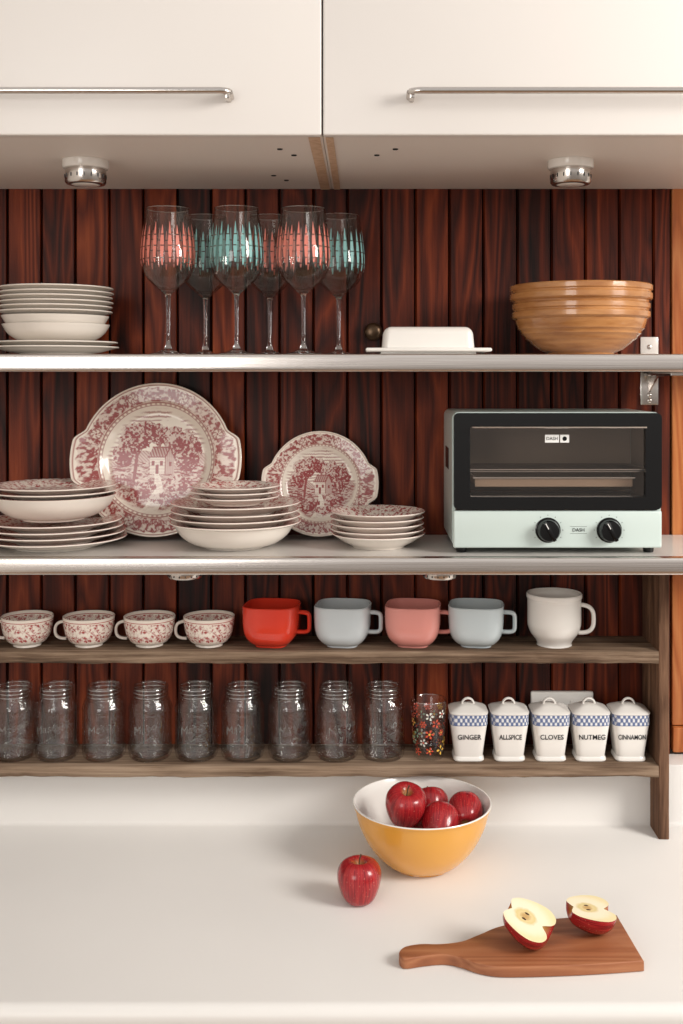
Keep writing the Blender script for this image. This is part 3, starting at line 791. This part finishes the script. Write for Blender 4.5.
# apple halves
M_flesh = mat('apple_flesh', (238, 224, 190), .45)
c_ = coords(M_flesh); v_ = mapping(M_flesh, c_, (1, .2, .8), (0, 0, -.024))
vl = N(M_flesh, 'ShaderNodeVectorMath', operation='LENGTH'); L(M_flesh, v_, vl.inputs[0])
dd = math_(M_flesh, 'ADD', vl.outputs['Value'], math_(M_flesh, 'MULTIPLY', math_(M_flesh, 'SUBTRACT', noise(M_flesh, c_, 120, 2), .5), .006))
L(M_flesh, ramp(M_flesh, dd, [(.003, (190, 150, 92)), (.007, (226, 204, 152)), (.0125, (216, 196, 138)), (.0145, (240, 228, 200)), (.026, (240, 228, 198)), (.036, (232, 216, 168))]).outputs[0], BS(M_flesh).inputs['Base Color'])
M_seed = mat('apple_seed', (70, 40, 22), .3)
def half():
    b = B(); b.lathe(ap, seg=48)
    bm = bmesh.new(); vv = [bm.verts.new(v) for v in b.v]
    for f in b.f: bm.faces.new([vv[i] for i in f])
    for f in bm.faces: f.smooth = True
    bmesh.ops.bisect_plane(bm, geom=bm.verts[:]+bm.edges[:]+bm.faces[:], plane_co=(0, 0.0001, 0), plane_no=(0, 1, 0), clear_outer=True)
    e = [e for e in bm.edges if e.is_boundary]
    r = bmesh.ops.triangle_fill(bm, edges=e, use_beauty=True)
    for g in r['geom']:
        if isinstance(g, bmesh.types.BMFace): g.material_index = 1; g.smooth = False
    for sx_ in (-.006, .006):
        q = bmesh.ops.create_uvsphere(bm, u_segments=10, v_segments=8, radius=1, matrix=T(sx_, 0, .030) @ Matrix.Diagonal((.0018, .0010, .0038, 1)))
        for v in q['verts']:
            for f in v.link_faces: f.material_index = 2
    bmesh.ops.recalc_face_normals(bm, faces=bm.faces)
    me = bpy.data.meshes.new('apple_half'); bm.to_mesh(me); bm.free()
    for m in (M_apple, M_flesh, M_seed): me.materials.append(m)
    return me
hm = half()
def half_at(x, y, yaw, tx, ty, sc=1):
    R = Matrix.Rotation(ty, 4, 'Y') @ Matrix.Rotation(tx, 4, 'X') @ Matrix.Rotation(yaw, 4, 'Z') @ Matrix.Rotation(pi/2, 4, 'X') @ T(0, 0, -.036*sc) @ Matrix.Scale(sc, 4)
    zmin = min((R @ v.co).z for v in hm.vertices)
    o = put('apple_half', hm); o.matrix_world = T(x, y, Z_CNT+.0172-zmin) @ R; return o
half_at(.247, -.545, 1.1, radians(20), radians(12), 1.0)
half_at(.348, -.505, 1.7, radians(4), radians(8), .96)

# ------------------------------------------------------------ camera / light
cam = bpy.data.cameras.new('camera'); co = bpy.data.objects.new('camera', cam); S.collection.objects.link(co)
co.location = (0, -2.2, 1.776); co.rotation_euler = (pi/2, 0, 0)
cam.lens = 1100/1024*36; cam.sensor_width = 36; cam.sensor_fit = 'AUTO'
cam.shift_x = -(365-341.5)/1024; cam.shift_y = -(512-375)/1024
cam.clip_start = .05
S.camera = co
# daylight interior environment: brighter above the horizon and towards the window side
wd = bpy.data.worlds.new('world'); S.world = wd; wd.use_nodes = True
bg = wd.node_tree.nodes['Background']
tcn = N(wd, 'ShaderNodeTexCoord'); sx = N(wd, 'ShaderNodeSeparateXYZ'); L(wd, tcn.outputs['Generated'], sx.inputs[0])
el = ramp(wd, math_(wd, 'ADD', math_(wd, 'MULTIPLY', sx.outputs[2], .5), .5), [(.30, (.40, .35, .31, 1)), (.46, (.62, .57, .53, 1)), (.53, (1.0, .96, .92, 1)), (1.0, (1.0, .97, .94, 1))])
nz = math_(wd, 'ADD', math_(wd, 'MULTIPLY', noise(wd, tcn.outputs['Generated'], 2.2, 1), .8), .62)
cm = N(wd, 'ShaderNodeVectorMath', operation='SCALE'); L(wd, el.outputs[0], cm.inputs[0]); L(wd, nz, cm.inputs['Scale'])
L(wd, cm.outputs[0], bg.inputs[0]); bg.inputs[1].default_value = .70
def area(name, loc, tgt, size, power, col):
    l = bpy.data.lights.new(name, 'AREA'); l.shape = 'SQUARE'; l.size = size; l.energy = power; l.color = col
    o = bpy.data.objects.new(name, l); S.collection.objects.link(o); o.location = loc
    o.rotation_euler = (Vector(tgt)-Vector(loc)).to_track_quat('-Z', 'Y').to_euler()
area('window_light', (2.3, -1.7, 2.6), (0, -.2, 1.3), 1.0, 74, (1, .955, .90))
area('room_fill_light', (-1.3, -3.3, 1.9), (0, -.1, 1.35), 1.3, 26, (1, .965, .93))  # added fill lamp at front left, brightens shelf interior and jar highlights
